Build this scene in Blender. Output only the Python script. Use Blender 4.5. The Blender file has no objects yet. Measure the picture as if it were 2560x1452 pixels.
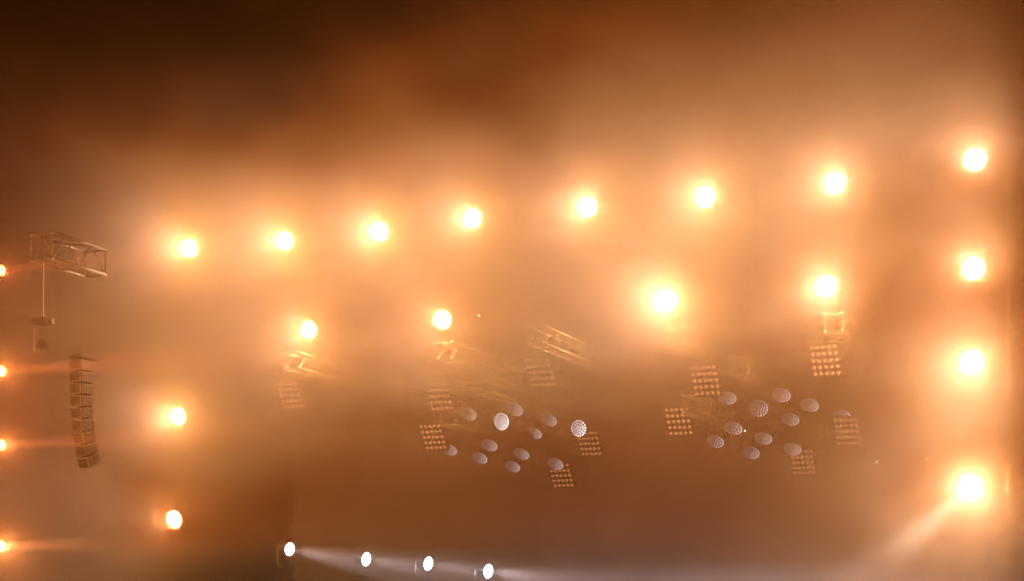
import bpy, bmesh, math, random
from mathutils import Vector, Matrix

random.seed(7)
S = bpy.context.scene
C = S.collection
R = math.radians

# ------------------------------------------------------------------ camera, world, exposure
F = 3939.0            # focal length in photo pixels (2560 wide)
HOR = 1540.0          # photo row of the horizon
CZ = 1.7
cam = bpy.data.cameras.new('camera')
cam.sensor_width = 36.0
cam.lens = 36.0 * F / 2560.0
cam.shift_y = (HOR - 726.0) / 2560.0
cam.clip_start = 0.1
cam.clip_end = 500.0
cam_o = bpy.data.objects.new('camera', cam)
cam_o.location = (0, 0, CZ)
cam_o.rotation_euler = (R(90), 0, 0)
C.objects.link(cam_o)
S.camera = cam_o

w = bpy.data.worlds.new('World')
S.world = w
w.use_nodes = True
bg = w.node_tree.nodes['Background']
bg.inputs['Color'].default_value = (1.0, 0.30, 0.06, 1)      # warm city night sky, almost black
bg.inputs['Strength'].default_value = 0.008

S.view_settings.view_transform = 'Standard'
S.view_settings.look = 'None'
S.view_settings.gamma = 1.0
S.view_settings.exposure = 0.0
S.render.engine = 'CYCLES'
cy = S.cycles
cy.use_denoising = True
cy.denoising_input_passes = 'RGB'
cy.sample_clamp_direct = 0.0
cy.max_bounces = 4
cy.volume_bounces = 0
cy.diffuse_bounces = 1
cy.glossy_bounces = 2
cy.transmission_bounces = 1
cy.transparent_max_bounces = 4
cy.volume_step_rate = 1.0
cy.volume_max_steps = 256
cy.sample_clamp_indirect = 3.0
cy.use_adaptive_sampling = True
cy.adaptive_threshold = 0.02
cy.use_light_tree = True

# stage axes: U runs along the front to the right (and nearer), V runs upstage
EU = Vector((0.9155, -0.4023, 0))
EV = Vector((0.4023, 0.9155, 0))
YAW = -math.atan2(0.4023, 0.9155)       # local -Y faces the audience along -EV


def at(px, py, d):
    return Vector(((px - 1280) / F * d, d, CZ + (HOR - py) / F * d))


# ------------------------------------------------------------------ materials
def mat(name, col, rough=0.5, metal=0.0, emit=None, es=0.0, noise=0.0, scale=8.0, coat=0.0):
    m = bpy.data.materials.new(name)
    m.use_nodes = True
    nt = m.node_tree
    b = nt.nodes['Principled BSDF']
    b.inputs['Base Color'].default_value = (*col, 1)
    b.inputs['Roughness'].default_value = rough
    b.inputs['Metallic'].default_value = metal
    b.inputs['Coat Weight'].default_value = coat
    if noise:
        tc = nt.nodes.new('ShaderNodeTexCoord')
        n = nt.nodes.new('ShaderNodeTexNoise')
        n.inputs['Scale'].default_value = scale
        n.inputs['Detail'].default_value = 4
        nt.links.new(tc.outputs['Object'], n.inputs['Vector'])
        r = nt.nodes.new('ShaderNodeMapRange')
        r.inputs['To Min'].default_value = 1 - noise
        r.inputs['To Max'].default_value = 1 + noise
        nt.links.new(n.outputs['Fac'], r.inputs['Value'])
        mx = nt.nodes.new('ShaderNodeVectorMath')
        mx.operation = 'SCALE'
        mx.inputs[0].default_value = col
        nt.links.new(r.outputs['Result'], mx.inputs['Scale'])
        nt.links.new(mx.outputs['Vector'], b.inputs['Base Color'])
        r2 = nt.nodes.new('ShaderNodeMapRange')
        r2.inputs['To Min'].default_value = max(0.05, rough - 0.15)
        r2.inputs['To Max'].default_value = min(1, rough + 0.15)
        nt.links.new(n.outputs['Fac'], r2.inputs['Value'])
        nt.links.new(r2.outputs['Result'], b.inputs['Roughness'])
    if emit:
        b.inputs['Emission Color'].default_value = (*emit, 1)
        b.inputs['Emission Strength'].default_value = es
        m.cycles.emission_sampling = 'NONE'
    return m


M_ALU = mat('brushed_aluminium', (0.30, 0.29, 0.28), 0.40, 0.5, noise=0.15, scale=20)
M_BLACK = mat('black_powder_coat', (0.022, 0.021, 0.020), 0.5, 0.0, noise=0.3, scale=14)
M_STEEL = mat('dark_steel', (0.06, 0.055, 0.05), 0.45, 0.5, noise=0.3, scale=14)
M_GREY = mat('grey_cabinet_paint', (0.20, 0.185, 0.17), 0.4, noise=0.2, scale=10)
M_FABRIC = mat('black_drape', (0.016, 0.013, 0.011), 0.95, noise=0.35, scale=3)
M_GROUND = mat('dark_asphalt', (0.05, 0.048, 0.045), 0.85, noise=0.4, scale=2)
M_DECK = mat('stage_deck', (0.03, 0.028, 0.026), 0.6, noise=0.3, scale=4)
M_HOT = mat('hot_lamp_lens', (0.8, 0.75, 0.7), 0.2, emit=(1.0, 0.80, 0.55), es=12.0)
M_AMBER = mat('amber_lamp_lens', (0.8, 0.6, 0.4), 0.2, emit=(1.0, 0.36, 0.13), es=2.0)
M_WHITE = mat('white_spot_lens', (0.8, 0.8, 0.85), 0.2, emit=(0.93, 0.92, 1.0), es=12.0)
M_CELL = mat('dim_tungsten_cell', (0.75, 0.6, 0.5), 0.22, emit=(1.0, 0.42, 0.22), es=0.30, coat=0.5)
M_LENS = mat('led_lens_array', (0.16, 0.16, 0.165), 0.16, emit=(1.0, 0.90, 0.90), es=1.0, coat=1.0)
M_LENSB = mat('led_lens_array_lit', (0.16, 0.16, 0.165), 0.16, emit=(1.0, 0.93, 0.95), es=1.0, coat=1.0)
for m_, lo_, hi_ in ((M_LENS, 0.20, 1.15), (M_LENSB, 1.4, 4.5)):      # reflected crescent put into the emission, brighter towards the lower right
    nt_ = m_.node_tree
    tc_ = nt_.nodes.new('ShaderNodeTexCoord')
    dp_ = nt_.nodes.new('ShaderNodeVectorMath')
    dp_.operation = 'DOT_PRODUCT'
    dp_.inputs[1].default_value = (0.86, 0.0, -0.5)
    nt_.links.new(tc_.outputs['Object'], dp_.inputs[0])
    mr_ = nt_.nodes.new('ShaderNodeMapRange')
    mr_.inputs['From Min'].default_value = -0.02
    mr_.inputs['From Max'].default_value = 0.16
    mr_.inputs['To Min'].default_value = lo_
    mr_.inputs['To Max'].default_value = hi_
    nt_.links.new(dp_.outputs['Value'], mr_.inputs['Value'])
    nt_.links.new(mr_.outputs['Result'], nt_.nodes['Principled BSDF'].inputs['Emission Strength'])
M_CYC = mat('backcloth_canvas', (0.62, 0.58, 0.58), 0.9, noise=0.06, scale=1.5)
CYC_FILL = 2.5  # power of the added floor battens
M_MARK = mat('point_glow', (0.8, 0.8, 0.8), 0.3, emit=(1.0, 0.85, 0.75), es=2.5)


# ------------------------------------------------------------------ mesh helpers
def add_box(bm, c, s, rot=None, bev=0.0):
    t = bmesh.new()
    bmesh.ops.create_cube(t, size=1.0)
    bmesh.ops.scale(t, vec=s, verts=t.verts)
    if bev:
        bmesh.ops.bevel(t, geom=t.edges[:], offset=bev, segments=2, affect='EDGES', profile=0.6)
    if rot:
        bmesh.ops.transform(t, matrix=rot, verts=t.verts)
    bmesh.ops.translate(t, vec=c, verts=t.verts)
    merge(bm, t)


def merge(bm, t):
    me = bpy.data.meshes.new('tmp')
    t.to_mesh(me)
    t.free()
    bm.from_mesh(me)
    bpy.data.meshes.remove(me)


def add_tube(bm, a, b, r, n=8, r2=None):
    a, b = Vector(a), Vector(b)
    d = b - a
    L = d.length
    if L < 1e-6:
        return
    t = bmesh.new()
    bmesh.ops.create_cone(t, cap_ends=True, segments=n, radius1=r, radius2=r if r2 is None else r2, depth=L)
    q = d.to_track_quat('Z', 'Y').to_matrix().to_4x4()
    bmesh.ops.transform(t, matrix=Matrix.Translation((a + b) / 2) @ q, verts=t.verts)
    merge(bm, t)


def add_lathe(bm, prof, n=28, cap0=True, cap1=True):
    """profile of (y, r) turned round the local Y axis"""
    rings = []
    for y, r in prof:
        rings.append([bm.verts.new((r * math.cos(2 * math.pi * k / n), y, r * math.sin(2 * math.pi * k / n))) for k in range(n)])
    for a, b in zip(rings, rings[1:]):
        for k in range(n):
            bm.faces.new((a[k], a[(k + 1) % n], b[(k + 1) % n], b[k]))
    if cap0:
        bm.faces.new(rings[0])
    if cap1:
        bm.faces.new(list(reversed(rings[-1])))


def add_path(bm, pts, r, n=8):
    for a, b in zip(pts, pts[1:]):
        add_tube(bm, a, b, r, n)


def mesh_of(name, bm, m, smooth=False):
    bmesh.ops.recalc_face_normals(bm, faces=bm.faces)
    me = bpy.data.meshes.new(name)
    bm.to_mesh(me)
    bm.free()
    me.materials.append(m)
    if smooth:
        for p in me.polygons:
            p.use_smooth = True
    return me


def obj(name, src, m=None, parent=None, smooth=False):
    me = src if isinstance(src, bpy.types.Mesh) else mesh_of(name, src, m, smooth)
    o = bpy.data.objects.new(name, me)
    C.objects.link(o)
    if parent:
        o.parent = parent
    return o


def thing(name, label, cat, loc=(0, 0, 0), rz=0.0, group=None):
    o = bpy.data.objects.new(name, None)
    o.empty_display_size = 0.2
    C.objects.link(o)
    o.location = loc
    o.rotation_euler = (0, 0, rz)
    tag(o, label, cat, group)
    return o


def tag(o, label, cat, group=None):
    o['label'] = label
    o['category'] = cat
    if group:
        o['group'] = group
    return o


def light(name, kind, parent, loc, rot, power, col, size=0.1, angle=None, blend=0.5):
    l = bpy.data.lights.new(name, kind)
    l.energy = power
    l.color = col
    if kind != 'AREA':
        l.shadow_soft_size = size
    if kind == 'AREA':
        l.shape = 'RECTANGLE'
        l.size = 1.5
        l.size_y = 0.1
    if kind == 'SPOT':
        l.spot_size = angle
        l.spot_blend = blend
    o = bpy.data.objects.new(name, l)
    C.objects.link(o)
    o.parent = parent
    o.location = loc
    o.rotation_euler = rot
    return o


def aim(n):
    """yaw and down-tilt that turn local -Y onto direction n"""
    n = Vector(n).normalized()
    return math.atan2(n.x, -n.y), math.asin(-n.z)


# ------------------------------------------------------------------ the setting
bm = bmesh.new()
add_box(bm, (0, 60, -0.5), (260, 260, 1.0))
g = obj('ground', bm, M_GROUND)
g['kind'] = 'structure'

STAGE_YAW = math.atan2(EU.y, EU.x)
bm = bmesh.new()
add_box(bm, (0, 0, 0.65), (18.5, 13.0, 1.3), bev=0.03)
deck = obj('stage_floor', bm, M_DECK)
deck.location = Vector((0.5, 27.0, 0)) + EV * 6.0
deck.rotation_euler = (0, 0, STAGE_YAW)
deck['kind'] = 'structure'

# ------------------------------------------------------------------ haze: stage smoke, thick among the lamps, torn at its top
def expr_haze():
    bmh = bmesh.new()
    add_box(bmh, (0, 31, 7.0), (70, 68, 18.0))
    m = bpy.data.materials.new('stage_smoke')
    m.use_nodes = True
    nt = m.node_tree
    nt.nodes.clear()
    out = nt.nodes.new('ShaderNodeOutputMaterial')
    # two lobes: broad one tinted orange for the far glow, forward one near white
    pvs = []
    for g_, col in ((0.10, (0.95, 0.40, 0.09)), (0.66, (1.0, 0.95, 0.92))):
        pv = nt.nodes.new('ShaderNodeVolumePrincipled')
        pv.inputs['Color'].default_value = (*col, 1)
        pv.inputs['Absorption Color'].default_value = (0.0, 0.0, 0.0, 1)
        pv.inputs['Anisotropy'].default_value = g_
        pvs.append(pv)
    add = nt.nodes.new('ShaderNodeAddShader')
    nt.links.new(pvs[0].outputs['Volume'], add.inputs[0])
    nt.links.new(pvs[1].outputs['Volume'], add.inputs[1])
    nt.links.new(add.outputs[0], out.inputs['Volume'])
    geo = nt.nodes.new('ShaderNodeNewGeometry')
    sep = nt.nodes.new('ShaderNodeSeparateXYZ')
    nt.links.new(geo.outputs['Position'], sep.inputs[0])

    def math_n(op, a, b=None, c=None, clamp=False):
        n = nt.nodes.new('ShaderNodeMath')
        n.operation = op
        n.use_clamp = clamp
        for i, v in enumerate((a, b, c)):
            if v is None:
                continue
            if isinstance(v, (int, float)):
                n.inputs[i].default_value = v
            else:
                nt.links.new(v, n.inputs[i])
        return n.outputs[0]

    def ramp(v, a, b, x=0.0, y=1.0):
        n = nt.nodes.new('ShaderNodeMapRange')
        n.interpolation_type = 'SMOOTHSTEP'
        nt.links.new(v, n.inputs['Value'])
        for key, val in (('From Min', a), ('From Max', b), ('To Min', x), ('To Max', y)):
            if isinstance(val, (int, float)):
                n.inputs[key].default_value = val
            else:
                nt.links.new(val, n.inputs[key])
        return n.outputs['Result']
    X, Y, Z = sep.outputs
    nz = nt.nodes.new('ShaderNodeTexNoise')
    nz.inputs['Scale'].default_value = 0.24
    nz.inputs['Detail'].default_value = 5.0
    nz.inputs['Roughness'].default_value = 0.70
    nz.inputs['Distortion'].default_value = 0.0
    mp = nt.nodes.new('ShaderNodeMapping')
    mp.inputs['Scale'].default_value = (0.75, 0.75, 1.5)
    mp.inputs['Rotation'].default_value = (0, R(25), 0)
    mp.inputs['Location'].default_value = HAZE_SEED
    nt.links.new(geo.outputs['Position'], mp.inputs['Vector'])
    nt.links.new(mp.outputs['Vector'], nz.inputs['Vector'])
    N = nz.outputs['Fac']
    # torn upper boundary: drifts up to the right
    zn = math_n('SUBTRACT', Z, math_n('MULTIPLY', X, 0.10))
    zn = math_n('SUBTRACT', zn, math_n('MULTIPLY_ADD', N, 17.0, -8.5))
    top = ramp(zn, 9.4, 13.0, 1.0, 0.03)
    # away from the audience: most of the smoke hangs over the stage front
    front = math_n('ADD', math_n('MULTIPLY', Y, 0.9155), math_n('MULTIPLY', X, 0.4023))   # distance upstage
    v = math_n('SUBTRACT', front, 24.6)
    f0, f1 = ramp(Z, 8.0, 10.5, -13.0, -5.0), ramp(Z, 8.0, 10.5, -3.0, -1.5)      # a thinner sheet above the lamps
    b1, blo = ramp(Z, 8.0, 10.5, 6.0, 3.5), ramp(Z, 8.0, 10.5, 0.14, 0.04)
    env = math_n('MULTIPLY', ramp(v, f0, f1, 0.06, 1.0), ramp(v, 0.5, b1, 1.0, blo))
    low = math_n('MAXIMUM', ramp(Z, 2.1, 5.5, 0.20, 1.0), math_n('MAXIMUM', ramp(X, 1.0, 5.0, 0.0, 1.0), ramp(X, -8.5, -4.5, 1.3, 0.0)))
    side = math_n('SUBTRACT', math_n('MULTIPLY', X, 0.9155), math_n('MULTIPLY', Y, 0.4023))    # distance along the stage front
    right = ramp(side, -2.9, -1.4, 1.0, 0.15)
    top = math_n('MULTIPLY', top, ramp(Z, 9.5, 13.0, 1.0, 0.55))
    body = math_n('MULTIPLY', math_n('MULTIPLY', math_n('MULTIPLY', top, env), low), right)
    clump = ramp(N, 0.34, 0.66, 0.50, 1.5)
    D = math_n('MULTIPLY', math_n('MULTIPLY', body, clump), HAZE_DENSITY)
    frac = ramp(math_n('MULTIPLY', body, clump), 0.15, 1.2, 0.10, 0.85)       # paler glow put into the smoke colour where it is thick
    frac = math_n('MULTIPLY', frac, ramp(Z, 8.5, 11.5, 1.0, 0.15))  # glow above the lamps made deeper orange in the smoke colour
    frac = math_n('MAXIMUM', frac, ramp(Z, 2.6, 3.4, 0.66, 0.0))               # smoke colour made paler near the deck so beams look white
    D1 = math_n('MULTIPLY', D, frac)
    nt.links.new(math_n('SUBTRACT', D, D1), pvs[0].inputs['Density'])
    nt.links.new(D1, pvs[1].inputs['Density'])
    m.cycles.volume_step_rate = HAZE_STEP
    m.cycles.volume_sampling = 'EQUIANGULAR'
    o = obj('haze', bmh, m)
    o['kind'] = 'stuff'
    return o


HAZE_SEED = (66.3, 30.7, 78.2)
HAZE_DENSITY = 0.072
HAZE_STEP = 0.3
expr_haze()

# ------------------------------------------------------------------ warm flood lamps
WARM = (1.0, 0.45, 0.13)
HOTC = (1.0, 0.86, 0.82)
SPILL = 252.0
BEAM = 95.0


def lamp_parts(root, lensm, r=0.185):
    bm = bmesh.new()
    add_lathe(bm, [(0.20, 0.06), (0.20, 0.10), (0.16, 0.125), (0.02, r * 0.92), (-0.10, r), (-0.135, r + 0.012), (-0.15, r + 0.012), (-0.15, r - 0.02), (-0.10, r - 0.03)], cap1=False)
    for k in range(5):                                          # cooling fins
        y = 0.03 + 0.03 * k
        rr = r * 0.92 - 0.2 * (y - 0.02) + 0.012
        add_lathe(bm, [(y, rr), (y + 0.008, rr)], n=24)
    h = obj('housing', bm, M_BLACK, root, True)
    bm = bmesh.new()
    add_lathe(bm, [(-0.10, r - 0.024), (-0.118, r * 0.72), (-0.128, r * 0.40), (-0.131, r * 0.08)], n=32)
    obj('lens', bm, lensm, h, True)
    bm = bmesh.new()
    q = r + 0.045
    add_path(bm, [(q, 0, 0), (q, 0.02, 0.14), (q * 0.8, 0.03, q + 0.06), (-q * 0.8, 0.03, q + 0.06), (-q, 0.02, 0.14), (-q, 0, 0)], 0.014)
    add_tube(bm, (q - 0.05, 0, 0), (q + 0.03, 0, 0), 0.025)
    add_tube(bm, (-q + 0.05, 0, 0), (-q - 0.03, 0, 0), 0.025)
    obj('yoke', bm, M_BLACK, root)
    return h, q


def flood_lamp(loc, label, arm=None, power=1.0, beam_dir=None):
    t = thing('flood_lamp', label, 'stage lamp', loc + EV * 0.13 + Vector((0, 0, 0.025)), YAW, 'warm flood lamps around the stage arch')
    h, q = lamp_parts(t, M_HOT)
    tilt = R(10)
    h.rotation_euler = (tilt, 0, 0)
    if arm is None:
        bm = bmesh.new()
        add_tube(bm, (0, 0.03, q + 0.06), (0, 0.03, q + 0.13), 0.016)
        add_box(bm, (0, 0.03, q + 0.15), (0.05, 0.12, 0.05), bev=0.008)
        obj('clamp', bm, M_STEEL, t)
    else:                                                       # carried sideways from the mast
        bm = bmesh.new()
        add_tube(bm, (0, 0.03, q + 0.06), (0, 0.10, q + 0.06), 0.018)
        add_tube(bm, (0, 0.10, q + 0.06), (arm, 0.10, q + 0.06), 0.02)
        add_tube(bm, (arm, 0.10, q + 0.06), (arm, 0.10, -0.12), 0.02)
        obj('arm', bm, M_BLACK, t)
        bm = bmesh.new()
        wd = 0.045 if arm < 0 else 0.012
        add_box(bm, (arm, 0.06, -0.02), (wd, 0.02, 0.23), bev=0.003)
        if arm < 0:
            add_box(bm, (arm + 0.05, 0.06, -0.02), (0.05, 0.03, 0.05), bev=0.01)
        obj('bracket', bm, M_ALU, t)
    light('lamp_glow', 'POINT', h, (0, -0.27, 0), (0, 0, 0), SPILL * power, WARM, 0.10)
    light('lamp_beam', 'SPOT', h, (0, -0.17, 0), (R(-90), 0, 0), BEAM * power, HOTC, 0.12, R(75), 1.0)
    return t


ORD = ['first', 'second', 'third', 'fourth', 'fifth', 'sixth', 'seventh', 'eighth']
ZTOP, ZMID, ZC3, ZC4 = 8.65, 6.99, 5.55, 3.65


def front(px, z, py):
    d = (z - CZ) * F / (HOR - py)
    return at(px, py, d)


TOPROW = [(476, 621, 1.45), (714, 603, 1.25), (950, 580, 1.1), (1182, 546, 0.95), (1470, 518, 0.9), (1763, 494, 0.85), (2089, 459, 0.8), (2438, 400, 0.8)]
tops = []
for k, (px, py, p) in enumerate(TOPROW):
    pos = front(px, ZTOP, py)
    tops.append(pos)
    lab = f'glowing warm flood lamp, {ORD[k]} from the left in the long top row' if 0 < k < 7 else \
        ('glowing warm flood lamp at the far left end of the top row' if k == 0 else 'glowing warm flood lamp at the top right corner of the arch')
    flood_lamp(pos, lab, power=p)
MIDROW = [(772, 824, 1.0, 'glowing warm flood lamp above the leftmost receding truss end'),
          (1107, 799, 1.05, 'glowing warm flood lamp in the second row, left of the middle gap'),
          (1668, 752, 1.5, 'largest hazy flood lamp in the second row, right of the middle gap'),
          (2067, 716, 1.1, 'glowing flood lamp in the second row, last before the right column')]
mids = []
for px, py, p, lab in MIDROW:
    pos = front(px, ZMID, py)
    mids.append(pos)
    flood_lamp(pos, lab, power=p)
for px, py, z, p, lab in [(2434, 672, ZMID, 1.0, 'glowing flood lamp second from the top of the right column'),
                          (2432, 905, ZC3, 1.25, 'glowing flood lamp third from the top of the right column'),
                          (2428, 1215, ZC4, 1.75, 'brightest flood lamp at the foot of the right column, casting a slanting beam')]:
    LAST_RIGHT = flood_lamp(at(px, py, 24.0), lab, arm=0.50, power=p)
for px, py, z, p, lab in [(446, 1040, ZC3, 0.9, 'glowing flood lamp higher of the two in the left column'),
                          (436, 1298, ZC4, 0.9, 'glowing flood lamp lower of the two in the left column, beside a thin bracket')]:
    flood_lamp(at(px, py, 29.8), lab, arm=-0.62, power=p)

# the slanting beam that leaves the lowest right lamp
low_right = at(2428, 1215, 24.0)
y_, t_ = aim(at(2110, 1490, 21.6) - low_right)
bm_l = light('slant_beam', 'SPOT', LAST_RIGHT, Matrix.Rotation(-YAW, 3, 'Z') @ ((at(2110, 1490, 21.6) - low_right).normalized() * 0.34), (0, 0, 0), 1800.0, (1.0, 0.78, 0.64), 0.10, R(20), 1.0)
bm_l.rotation_euler = (Matrix.Rotation(y_ - YAW, 3, 'Z') @ Matrix.Rotation(t_ + R(-90), 3, 'X')).to_euler()

# ------------------------------------------------------------------ battens and masts that carry the lamps
for (a, b, z, lab) in [(tops[0], tops[-1], ZTOP + 0.43, 'long thin black rail carrying the top row of flood lamps'),
                       (mids[0], at(2434, 672, 24.0), ZMID + 0.43, 'long thin black rail carrying the second row of flood lamps')]:
    d = (b - a)
    d.z = 0
    u = d.normalized()
    A = Vector((a.x, a.y, z)) - u * 0.6 + EV * 0.03
    B = Vector((b.x, b.y, z)) + u * 0.6 + EV * 0.03
    bm = bmesh.new()
    L = (B - A).length
    add_tube(bm, (0, 0, 0), (L, 0, 0), 0.006, 8)
    o = obj('lighting_rail', bm, M_BLACK)
    o.location = A
    o.rotation_euler = (0, 0, math.atan2(u.y, u.x))
    tag(o, lab, 'rail', 'lighting rails')
for (px, py, d, off, lab) in [(2434, 672, 24.0, 0.50, 'tall slim black mast at the right side of the arch'),
                              (440, 1298, 29.8, -0.62, 'tall slim black mast at the left side of the arch')]:
    p = at(px, py, d)
    q = Vector((p.x, p.y, 0)) + EU * off + EV * 0.14
    t = thing('lighting_mast', lab, 'mast', q, YAW, 'masts of the arch')
    bm = bmesh.new()
    add_tube(bm, (0, 0, 0.03), (0, 0, 9.3), 0.010, 12)
    obj('pole', bm, M_BLACK, t, True)
    bm = bmesh.new()
    add_box(bm, (0, 0, 0.015), (0.9, 0.9, 0.03), bev=0.005)
    obj('base_plate', bm, M_STEEL, t)

# ------------------------------------------------------------------ trusses running upstage
def truss(name, label, loc, L, s, rz, group, alu=M_ALU, seg=0.5, cr=0.025, br=0.0095):
    """box truss along local +Y from its near end; loc = lower centre of the near end"""
    t = thing(name, label, 'truss', loc, rz, group)
    h = s / 2
    for sx in (-h, h):
        for z in (0, s):
            bm = bmesh.new()
            add_tube(bm, (sx, 0, z), (sx, L, z), cr, 8)
            add_tube(bm, (sx, -0.02, z), (sx, 0.03, z), cr * 1.25, 8)
            obj('chord', bm, alu, t, True)
    bm = bmesh.new()
    n = max(1, round(L / seg))
    st = L / n
    for k in range(n):
        y0, ym, y1 = k * st, (k + 0.5) * st, (k + 1) * st
        for sx in (-h, h):
            add_tube(bm, (sx, y0 + 0.02, 0), (sx, ym, s), br, 6)
            add_tube(bm, (sx, ym, s), (sx, y1 - 0.02, 0), br, 6)
        for z in (0, s):
            add_tube(bm, (-h, y0 + 0.02, z), (h, ym, z), br, 6)
            add_tube(bm, (h, ym, z), (-h, y1 - 0.02, z), br, 6)
    for y in (0.0, L):
        for sx in (-h, h):
            add_tube(bm, (sx, y, 0), (sx, y, s), br * 1.2, 6)
        for z in (0, s):
            add_tube(bm, (-h, y, z), (h, y, z), br * 1.2, 6)
    obj('bracing', bm, alu, t)
    return t


TR = 'overhead trusses running upstage'
ZT = 6.26
for (px, py, x_off, lab) in [(730, 922, 0, 'silver box truss with two bright end posts below the second-row left lamp'),
                             (1342, 860, 0, 'silver box truss whose end hangs in the middle gap of the second row'),
                             (1112, 898, 0, 'silver box truss with parallel chords receding below the second lamp of its row'),
                             (1690, 862, 0, 'silver box truss receding below the largest hazy lamp'),
                             (2085, 830, 0, 'silver box truss receding below the lamp nearest the right column')]:
    d = (ZT - CZ) * F / (HOR - py)
    truss('box_truss', lab, at(px, py, d), 10.0, 0.29, YAW, TR)
# lower trusses that carry the wash lights
truss('box_truss', 'silver truss running above the middle cluster of round wash lights', at(1215, 985, 28.4), 8.0, 0.29, YAW, TR)
truss('box_truss', 'silver lower truss above the front wash lights of the middle cluster', at(1120, 1062, 29.8), 7.0, 0.29, YAW, TR)
truss('box_truss', 'silver truss running above the right cluster of round wash lights', at(1850, 935, 26.9), 8.0, 0.29, YAW, TR)
truss('box_truss', 'silver lower truss above the front wash lights of the right cluster', at(1730, 1030, 27.0), 7.0, 0.29, YAW, TR)
# cross truss far upstage
truss('box_truss', 'faint level cross truss far upstage behind the right wash lights', at(1700, 1146, 36.0), 5.6, 0.29, STAGE_YAW - R(90) + R(16), TR)

# ------------------------------------------------------------------ 5 x 5 blinder panels
def blinder_proto():
    t = thing('blinder_panel', 'x', 'blinder panel', (0, 0, 0), YAW, 'five by five blinder panels')
    bm = bmesh.new()
    add_box(bm, (0, 0.05, 0), (0.50, 0.10, 0.64), bev=0.012)
    for k in range(6):                                     # raised rims between the cells
        x = -0.2375 + 0.095 * k
        add_box(bm, (x, -0.006, 0), (0.006, 0.016, 0.60))
        z = -0.30 + 0.12 * k
        add_box(bm, (0, -0.0055, z), (0.48, 0.015, 0.006))
    h = obj('housing', bm, M_BLACK, t)
    bm = bmesh.new()
    add_lathe(bm, [(0.004, 0.037), (-0.010, 0.033), (-0.019, 0.022), (-0.024, 0.006)], n=14)
    me = mesh_of('lens', bm, M_CELL, True)
    for i in range(5):
        for j in range(5):
            o = obj('lens', me, None, h)
            o.location = (-0.19 + 0.095 * i, -0.001, -0.24 + 0.12 * j)
    bm = bmesh.new()
    add_path(bm, [(0.28, 0.05, 0), (0.28, 0.05, 0.20), (0.28, 0.05, 0.40), (-0.28, 0.05, 0.40), (-0.28, 0.05, 0)], 0.013)
    add_tube(bm, (0.25, 0.05, 0), (0.30, 0.05, 0), 0.022)
    add_tube(bm, (-0.25, 0.05, 0), (-0.30, 0.05, 0), 0.022)
    add_tube(bm, (0, 0.05, 0.40), (0, 0.05, 0.50), 0.018)
    obj('yoke', bm, M_BLACK, t)
    return t, h


def copy_tree(o, parent=None):
    c = o.copy()
    C.objects.link(c)
    c.parent = parent
    for ch in list(o.children):
        copy_tree(ch, c)
    return c


PAN = [(725, 987, 29.4, 'blinder panel of faint lamp cells hanging below the leftmost receding truss'),
       (1098, 990, 28.6, 'upper blinder panel hanging left of the middle wash lights, over another panel'),
       (1350, 930, 26.9, 'blinder panel hanging under the truss end in the middle gap'),
       (1763, 950, 26.6, 'blinder panel hanging just left above the right cluster of wash lights'),
       (2062, 900, 25.6, 'palest blinder panel lost in haze below the lamp near the right column'),
       (1083, 1092, 31.0, 'lower blinder panel left of the middle wash lights, below another panel'),
       (1473, 1108, 32.8, 'blinder panel overlapped by a bright round wash light at its corner'),
       (1403, 1188, 33.0, 'lowest blinder panel, hanging below the middle cluster of wash lights'),
       (1697, 1053, 29.0, 'blinder panel with clear orange cells between the two wash light clusters'),
       (2007, 1155, 31.2, 'blinder panel hanging at the bottom edge of the right wash light cluster'),
       (2118, 1078, 29.5, 'hazy blinder panel at the right end of the right wash light cluster')]
t0, h0 = blinder_proto()
for k, (px, py, d, lab) in enumerate(PAN):
    t = t0 if k == 0 else copy_tree(t0)
    t.location = at(px, py, d)
    t['label'] = lab
    for ch in t.children:
        if ch.name.startswith('housing'):
            ch.rotation_euler = (R(36 + random.uniform(-3, 3)), 0, 0)

# ------------------------------------------------------------------ round honeycomb wash lights
def hexpts(rings, pitch):
    pts = [(0.0, 0.0)]
    for r in range(1, rings + 1):
        for k in range(6 * r):
            a = 2 * math.pi * k / (6 * r) + 0.13 * r
            pts.append((r * pitch * math.cos(a), r * pitch * math.sin(a)))
    return pts


def lens_array_mesh(m):
    bm = bmesh.new()
    RR = 0.165
    for (x, z) in hexpts(3, 0.050):
        rr = math.hypot(x, z)
        y = -0.102 - 0.012 * (1 - (rr / RR) ** 2)
        t = bmesh.new()
        bmesh.ops.create_icosphere(t, subdivisions=2, radius=0.0175)
        bmesh.ops.scale(t, vec=(1, 0.75, 1), verts=t.verts)
        bmesh.ops.translate(t, vec=(x, y, z), verts=t.verts)
        merge(bm, t)
    return mesh_of('lens_array', bm, m, True)


LA, LB = lens_array_mesh(M_LENS), lens_array_mesh(M_LENSB)


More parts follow.
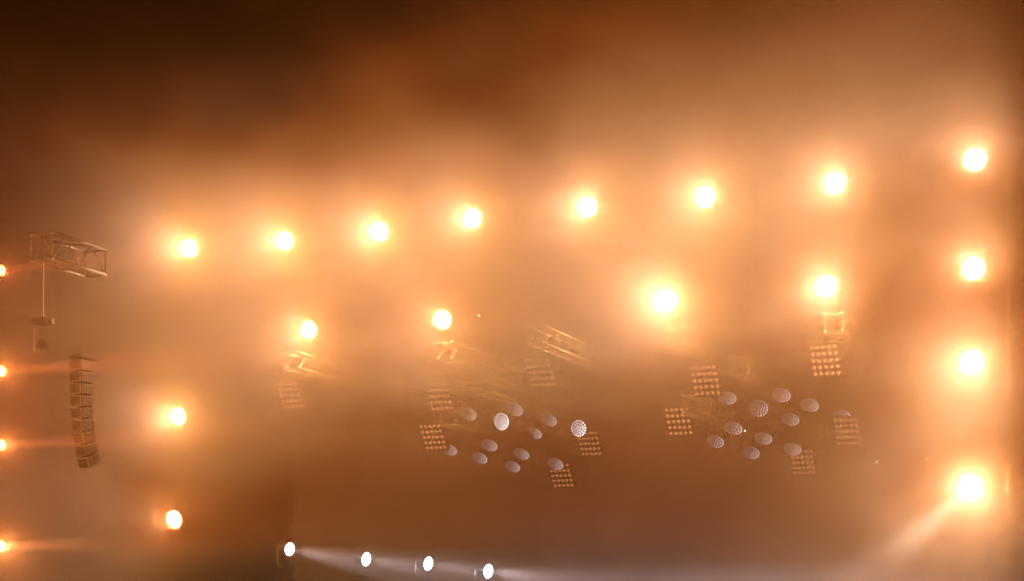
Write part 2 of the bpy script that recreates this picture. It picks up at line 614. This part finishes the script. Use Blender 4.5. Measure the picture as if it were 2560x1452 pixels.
def wash_proto():
    t = thing('wash_light', 'x', 'wash light', (0, 0, 0), 0, 'round honeycomb wash lights')
    bm = bmesh.new()
    add_lathe(bm, [(0.14, 0.07), (0.14, 0.11), (0.10, 0.135), (-0.02, 0.165), (-0.085, 0.182), (-0.108, 0.182), (-0.108, 0.172), (-0.104, 0.165), (-0.112, 0.09), (-0.114, 0.01)], n=32)
    h = obj('head', bm, M_BLACK, t, True)
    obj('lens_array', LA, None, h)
    bm = bmesh.new()
    for s in (-1, 1):
        add_box(bm, (s * 0.215, 0.0, 0.14), (0.035, 0.10, 0.36), bev=0.012)
        add_tube(bm, (s * 0.16, 0, 0), (s * 0.235, 0, 0), 0.035, 12)
    add_box(bm, (0, 0, 0.305), (0.46, 0.11, 0.045), bev=0.012)
    obj('yoke', bm, M_BLACK, t)
    bm = bmesh.new()
    add_box(bm, (0, 0, 0.40), (0.32, 0.24, 0.11), bev=0.02)
    add_tube(bm, (0, 0, 0.325), (0, 0, 0.36), 0.06, 14)
    obj('base', bm, M_BLACK, t)
    for s in (-1, 1):
        bm = bmesh.new()
        add_tube(bm, (s * 0.11, 0, 0.45), (s * 0.11, 0, 0.50), 0.014)
        add_box(bm, (s * 0.11, 0, 0.53), (0.045, 0.10, 0.07), bev=0.012)
        obj('clamp', bm, M_ALU, t)
    return t


NB = (-0.28, -0.56, -0.78)
NF = (-0.50, -0.85, -0.13)
WASH = [
    (1286, 1023, 29.6, NB, 0, 'round wash light at the back top of the middle cluster'),
    (1372, 1050, 31.3, NB, 0, 'round wash light just left of the bright right-hand one in the middle cluster'),
    (1446, 1070, 31.5, NF, 1, 'bright white honeycomb wash light at the right end of the middle cluster'),
    (1170, 1035, 30.4, NB, 0, 'round wash light at the upper left of the middle cluster'),
    (1253, 1053, 30.6, NF, 1, 'bright white honeycomb wash light in the upper left of the middle cluster'),
    (1335, 1083, 32.0, NB, 0, 'round wash light in the centre of the middle cluster'),
    (1122, 1124, 31.3, NB, 0, 'half hidden round wash light at the far left of the middle cluster'),
    (1223, 1113, 31.0, NB, 0, 'round wash light in the lower left row, below the bright left-hand one'),
    (1303, 1135, 32.0, NB, 0, 'round wash light in the lower middle row, right of centre'),
    (1388, 1160, 31.5, NB, 0, 'round wash light right above the lowest blinder panel'),
    (1199, 1145, 32.0, NB, 0, 'round wash light at the lower left of the middle cluster'),
    (1281, 1166, 33.0, NB, 0, 'lowest round wash light of the middle cluster'),
    (1818, 995, 28.2, NB, 0, 'round wash light at the upper left of the right cluster'),
    (1897, 1020, 28.4, (-0.30, -0.82, -0.48), 2, 'boldly dotted wash light facing front in the right cluster'),
    (1953, 988, 27.8, NB, 0, 'topmost round wash light of the right cluster'),
    (2024, 1013, 28.6, NB, 0, 'round wash light right of the topmost one in the right cluster'),
    (2104, 1039, 29.4, NB, 0, 'round wash light at the far right of the right cluster'),
    (1976, 1049, 29.6, NB, 0, 'round wash light in the centre of the right cluster'),
    (1833, 1071, 28.4, NB, 0, 'round wash light in the lower left row of the right cluster'),
    (1908, 1096, 29.3, NB, 0, 'round wash light in the lower middle row of the right cluster'),
    (1788, 1104, 29.6, NB, 0, 'round wash light at the lower left of the right cluster'),
    (1981, 1123, 30.2, NB, 0, 'round wash light above the panel at the bottom of the right cluster'),
    (1878, 1132, 31.0, NB, 3, 'faintest round wash light at the bottom of the right cluster'),
]
w0 = wash_proto()
for k, (px, py, d, n, kind, lab) in enumerate(WASH):
    t = w0 if k == 0 else copy_tree(w0)
    n = Vector(n) + Vector((random.uniform(-.05, .05), random.uniform(-.05, .05), random.uniform(-.05, .05)))
    yaw, tilt = aim(n)
    t.rotation_euler = (0, 0, yaw)
    t['label'] = lab
    off = Matrix.Rotation(yaw, 3, 'Z') @ Matrix.Rotation(tilt, 3, 'X') @ Vector((0, -0.115, 0))
    t.location = at(px, py, d) - off
    for ch in t.children:
        if ch.name.startswith('head'):
            ch.rotation_euler = (tilt, 0, 0)
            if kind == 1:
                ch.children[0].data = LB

# ------------------------------------------------------------------ four white spots on stands with beams to the right
SPOTS = [(721, 1371, 29.8, 'tallest and leftmost white spotlight on a thin stand at the bottom', (0.75, -0.65, -0.15)),
         (912, 1396, 29.16, 'second white spotlight from the left at the bottom, with a short beam', (0.76, -0.64, -0.14)),
         (1067, 1407, 28.65, 'third white spotlight from the left at the bottom', (0.75, -0.65, -0.15)),
         (1217, 1426, 28.16, 'rightmost white spotlight at the bottom, with the brightest beam', (0.72, -0.68, -0.12))]
for (px, py, d, lab, n), pw in zip(SPOTS, (4600.0, 3000.0, 3000.0, 7500.0)):
    p = at(px, py, d)
    yaw, tilt = aim(n)
    t = thing('spotlight', lab, 'spotlight', (p.x, p.y, 1.3), yaw, 'white spotlights on stands')
    hz = p.z - 1.3
    bm = bmesh.new()
    add_lathe(bm, [(0.26, 0.07), (0.25, 0.12), (0.10, 0.15), (-0.02, 0.155), (-0.04, 0.165), (-0.06, 0.165), (-0.06, 0.15), (-0.03, 0.145)], n=32, cap1=False)
    h = obj('head', bm, M_BLACK, t, True)
    h.location = (0, 0, hz)
    h.scale = (0.86, 0.86, 0.86)
    h.rotation_euler = (tilt, 0, 0)
    bm = bmesh.new()
    add_lathe(bm, [(-0.03, 0.15), (-0.05, 0.12), (-0.062, 0.06), (-0.065, 0.01)], n=32)
    obj('lens', bm, M_WHITE, h, True)
    bm = bmesh.new()
    for s in (-1, 1):
        add_box(bm, (s * 0.17, 0.10, hz - 0.16), (0.025, 0.06, 0.34), bev=0.01)
        add_tube(bm, (s * 0.10, 0.10, hz), (s * 0.185, 0.10, hz), 0.025, 12)
    add_box(bm, (0, 0.08, hz - 0.33), (0.365, 0.10, 0.04), bev=0.01)
    obj('yoke', bm, M_BLACK, t)
    bm = bmesh.new()
    add_tube(bm, (0, 0.05, 0.06), (0, 0.05, hz - 0.35), 0.022, 10)
    for k in range(3):
        a = 2 * math.pi * k / 3
        add_tube(bm, (0, 0.05, 0.45), (0.4 * math.cos(a), 0.05 + 0.4 * math.sin(a), 0.012), 0.012)
    obj('stand', bm, M_STEEL, t)
    light('spot_light', 'SPOT', h, (0, -0.08, 0), (R(-90), 0, 0), pw, (0.80, 0.82, 1.0), 0.10, R(17), 0.9)

# ------------------------------------------------------------------ amber side lamps at the left edge
for px, py, s, lab in [(-8, 677, 0.55, 'topmost amber side lamp at the left edge of the picture'),
                       (-8, 928, 0.85, 'second amber side lamp from the top at the left edge'),
                       (-8, 1112, 0.85, 'third amber side lamp from the top at the left edge'),
                       (-8, 1364, 1.1, 'lowest amber side lamp at the left edge of the picture')]:
    p = at(px, py, 23.0)
    n = Vector((0.93, -0.36, -0.03))
    yaw, tilt = aim(n)
    t = thing('side_lamp', lab, 'side lamp', p, yaw, 'amber side lamps')
    bm = bmesh.new()
    add_lathe(bm, [(0.2, 0.05), (0.17, 0.07), (-0.05, 0.085), (-0.09, 0.09), (-0.09, 0.075), (-0.06, 0.07)], n=20, cap1=False)
    h = obj('housing', bm, M_BLACK, t, True)
    bm = bmesh.new()
    add_lathe(bm, [(-0.06, 0.075), (-0.075, 0.04), (-0.08, 0.01)], n=20)
    obj('lens', bm, M_AMBER, h, True)
    bm = bmesh.new()
    add_path(bm, [(0.11, 0.04, 0), (0.11, 0.04, -0.14), (-0.11, 0.04, -0.14), (-0.11, 0.04, 0)], 0.012)
    add_tube(bm, (0, 0.04, -0.14), (0, 0.24, -0.14), 0.014)
    obj('yoke', bm, M_BLACK, t)
    light('side_glow', 'POINT', h, (0, -0.16, 0), (0, 0, 0), 110.0 * s, (1.0, 0.36, 0.10), 0.08)
    light('side_beam', 'SPOT', h, (0, -0.1, 0), (R(-90), 0, 0), 7000.0 * s, (1.0, 0.34, 0.12), 0.06, R(11), 1.0)

# ------------------------------------------------------------------ left truss, hoist and line array
corner = at(128, 645, 24.0)
truss('box_truss', 'short silver truss end high at the left, above the chain hoist', corner - EU * 0.2, 1.3, 0.40, YAW, 'overhead trusses running upstage', alu=M_GREY, seg=0.55, cr=0.026, br=0.013)
hp = at(108, 803, 24.2)
t = thing('chain_hoist', 'small chain hoist hanging on a thin chain from the left truss', 'hoist', hp, YAW + R(10))
bm = bmesh.new()
add_box(bm, (0, 0, 0), (0.22, 0.13, 0.12), bev=0.02)
add_tube(bm, (-0.17, 0, 0), (0.17, 0, 0), 0.055, 14)
for k in range(4):
    add_tube(bm, (-0.16 + 0.01 * k * 2, 0, 0), (-0.152 + 0.01 * k * 2, 0, 0), 0.062, 14)
obj('motor_body', bm, M_STEEL, t)
bm = bmesh.new()
L = corner.z - hp.z
add_tube(bm, (0, 0, 0.06), (0, 0, L), 0.010, 6)
for k in range(int((L - 0.1) / 0.05)):
    z = 0.08 + 0.05 * k
    add_box(bm, (0, 0, z), (0.024, 0.008, 0.03) if k % 2 else (0.008, 0.024, 0.03))
obj('chain', bm, M_ALU, t)
bm = bmesh.new()
pts = [(0, 0, -0.06), (0, 0, -0.14), (0.03, 0, -0.18), (0.03, 0, -0.22), (0, 0, -0.25), (-0.03, 0, -0.22), (-0.03, 0, -0.20)]
add_path(bm, pts, 0.012)
obj('hook', bm, M_STEEL, t)
bm = bmesh.new()
add_lathe(bm, [(-0.05, 0.07), (0.05, 0.07)], n=14)
bmesh.ops.translate(bm, vec=(0.0, 0, -0.36), verts=bm.verts)
add_tube(bm, (0.0, 0, -0.25), (0.0, 0, -0.32), 0.008)
obj('chain_bag', bm, M_FABRIC, t)
bm = bmesh.new()
pq = [(-0.15, 0, -0.10), (-0.16, 0, -0.40)]
add_path(bm, pq, 0.006)
add_box(bm, (-0.16, 0, -0.43), (0.022, 0.022, 0.07), bev=0.006)
obj('pendant_cable', bm, M_ALU, t)

la = at(203, 890, 24.2)
t = thing('speaker_array', 'curved hanging column of small loudspeakers at the left', 'loudspeakers', la, YAW)
bm = bmesh.new()
add_box(bm, (0, 0.05, -0.02), (0.24, 0.40, 0.05), bev=0.01)
add_tube(bm, (0, 0.0, 0), (0, 0.0, corner.z + 0.02 - la.z), 0.006, 6)
obj('fly_frame', bm, M_STEEL, t)
y, z, ang = 0.0, -0.055, 0.0
for k in range(9):
    ang = 0.012 * k * k
    a = R(ang * 57.3 * 0.5)
    c = Vector((0, y, z))
    rot = Matrix.Rotation(a, 4, 'X')
    ce = c + rot.to_3x3() @ Vector((0, 0.0, -0.09))
    bm = bmesh.new()
    add_box(bm, ce, (0.20, 0.30, 0.165), rot, bev=0.012)
    for s in (-1, 1):                                   # rigging plates on both sides
        add_box(bm, ce + rot.to_3x3() @ Vector((s * 0.104, -0.10, 0)), (0.006, 0.03, 0.17), rot)
    cab = obj('cabinet', bm, M_GREY, t)
    bm = bmesh.new()
    add_box(bm, ce + rot.to_3x3() @ Vector((0, -0.154, 0)), (0.18, 0.006, 0.145), rot)
    obj('grille', bm, M_STEEL, cab)
    nxt = c + rot.to_3x3() @ Vector((0, 0.0, -0.182))
    y, z = nxt.y, nxt.z

# ------------------------------------------------------------------ backcloth and floor battens, added for the mauve glow
cyc_r = at(2375, 1452, 33.0)
cyc_r.z = 1.3
bm = bmesh.new()
L, H, n = 16.0, 5.0, 160
fr = []
for k in range(n + 1):
    x = -L + L * k / n
    y = 0.012 * math.sin(x * 5.0) + 0.006 * math.sin(x * 13.0 + 0.7)
    fr.append([bm.verts.new((x, y + dy, z)) for dy, z in ((0, 0), (0, H), (0.012, H), (0.012, 0))])
for k in range(n):
    for j in range(4):
        bm.faces.new((fr[k][j], fr[k + 1][j], fr[k + 1][(j + 1) % 4], fr[k][(j + 1) % 4]))
bm.faces.new(fr[0])
bm.faces.new(list(reversed(fr[-1])))
cyc = obj('backcloth', bm, M_CYC, None, False)
cyc.location = cyc_r
cyc.rotation_euler = (0, 0, STAGE_YAW)
tag(cyc, 'added pale backcloth with a straight right edge, catching the added mauve floor light', 'backcloth')
for k in range(4):  # unseen battens added to give the low mauve glow
    c = cyc_r - EU * (1.2 + 2.4 * k) - EV * 0.9
    t = thing('added_batten', 'added batten, out of view, that gives the foot of the backcloth its mauve glow', 'added floor light', c, STAGE_YAW, 'added battens under the backcloth')
    bm = bmesh.new()
    add_box(bm, (0, 0, 0.07), (1.6, 0.16, 0.14), bev=0.012)
    obj('housing', bm, M_BLACK, t)
    light('batten_fill', 'AREA', t, (0, 0.02, 0.16), (R(155), 0, 0), CYC_FILL, (0.72, 0.62, 1.0), 0.1)

# tiny glowing points among the far rigging
for px, py, d, lab in [(2191, 1153, 30.0, 'tiny bright glowing point left of the lowest right lamp'),
                       (2318, 1147, 28.0, 'tiny glowing point just above left of the lowest right lamp'),
                       (1196, 788, 29.0, 'tiny glowing point right of the second-row second lamp'),
                       (1862, 1076, 29.2, 'tiny bluish glowing point among the right wash lights')]:
    p = at(px, py, d)
    bm = bmesh.new()
    add_tube(bm, (0, 0.03, 0), (0, 0.0, 0), 0.014, 10)
    add_lathe(bm, [(0.0, 0.010), (-0.006, 0.008), (-0.009, 0.003)], n=10)
    o = obj('glow_point', bm, M_MARK)
    o.location = p
    o.rotation_euler = (0, 0, YAW)
    tag(o, lab, 'marker light', 'tiny glowing points')
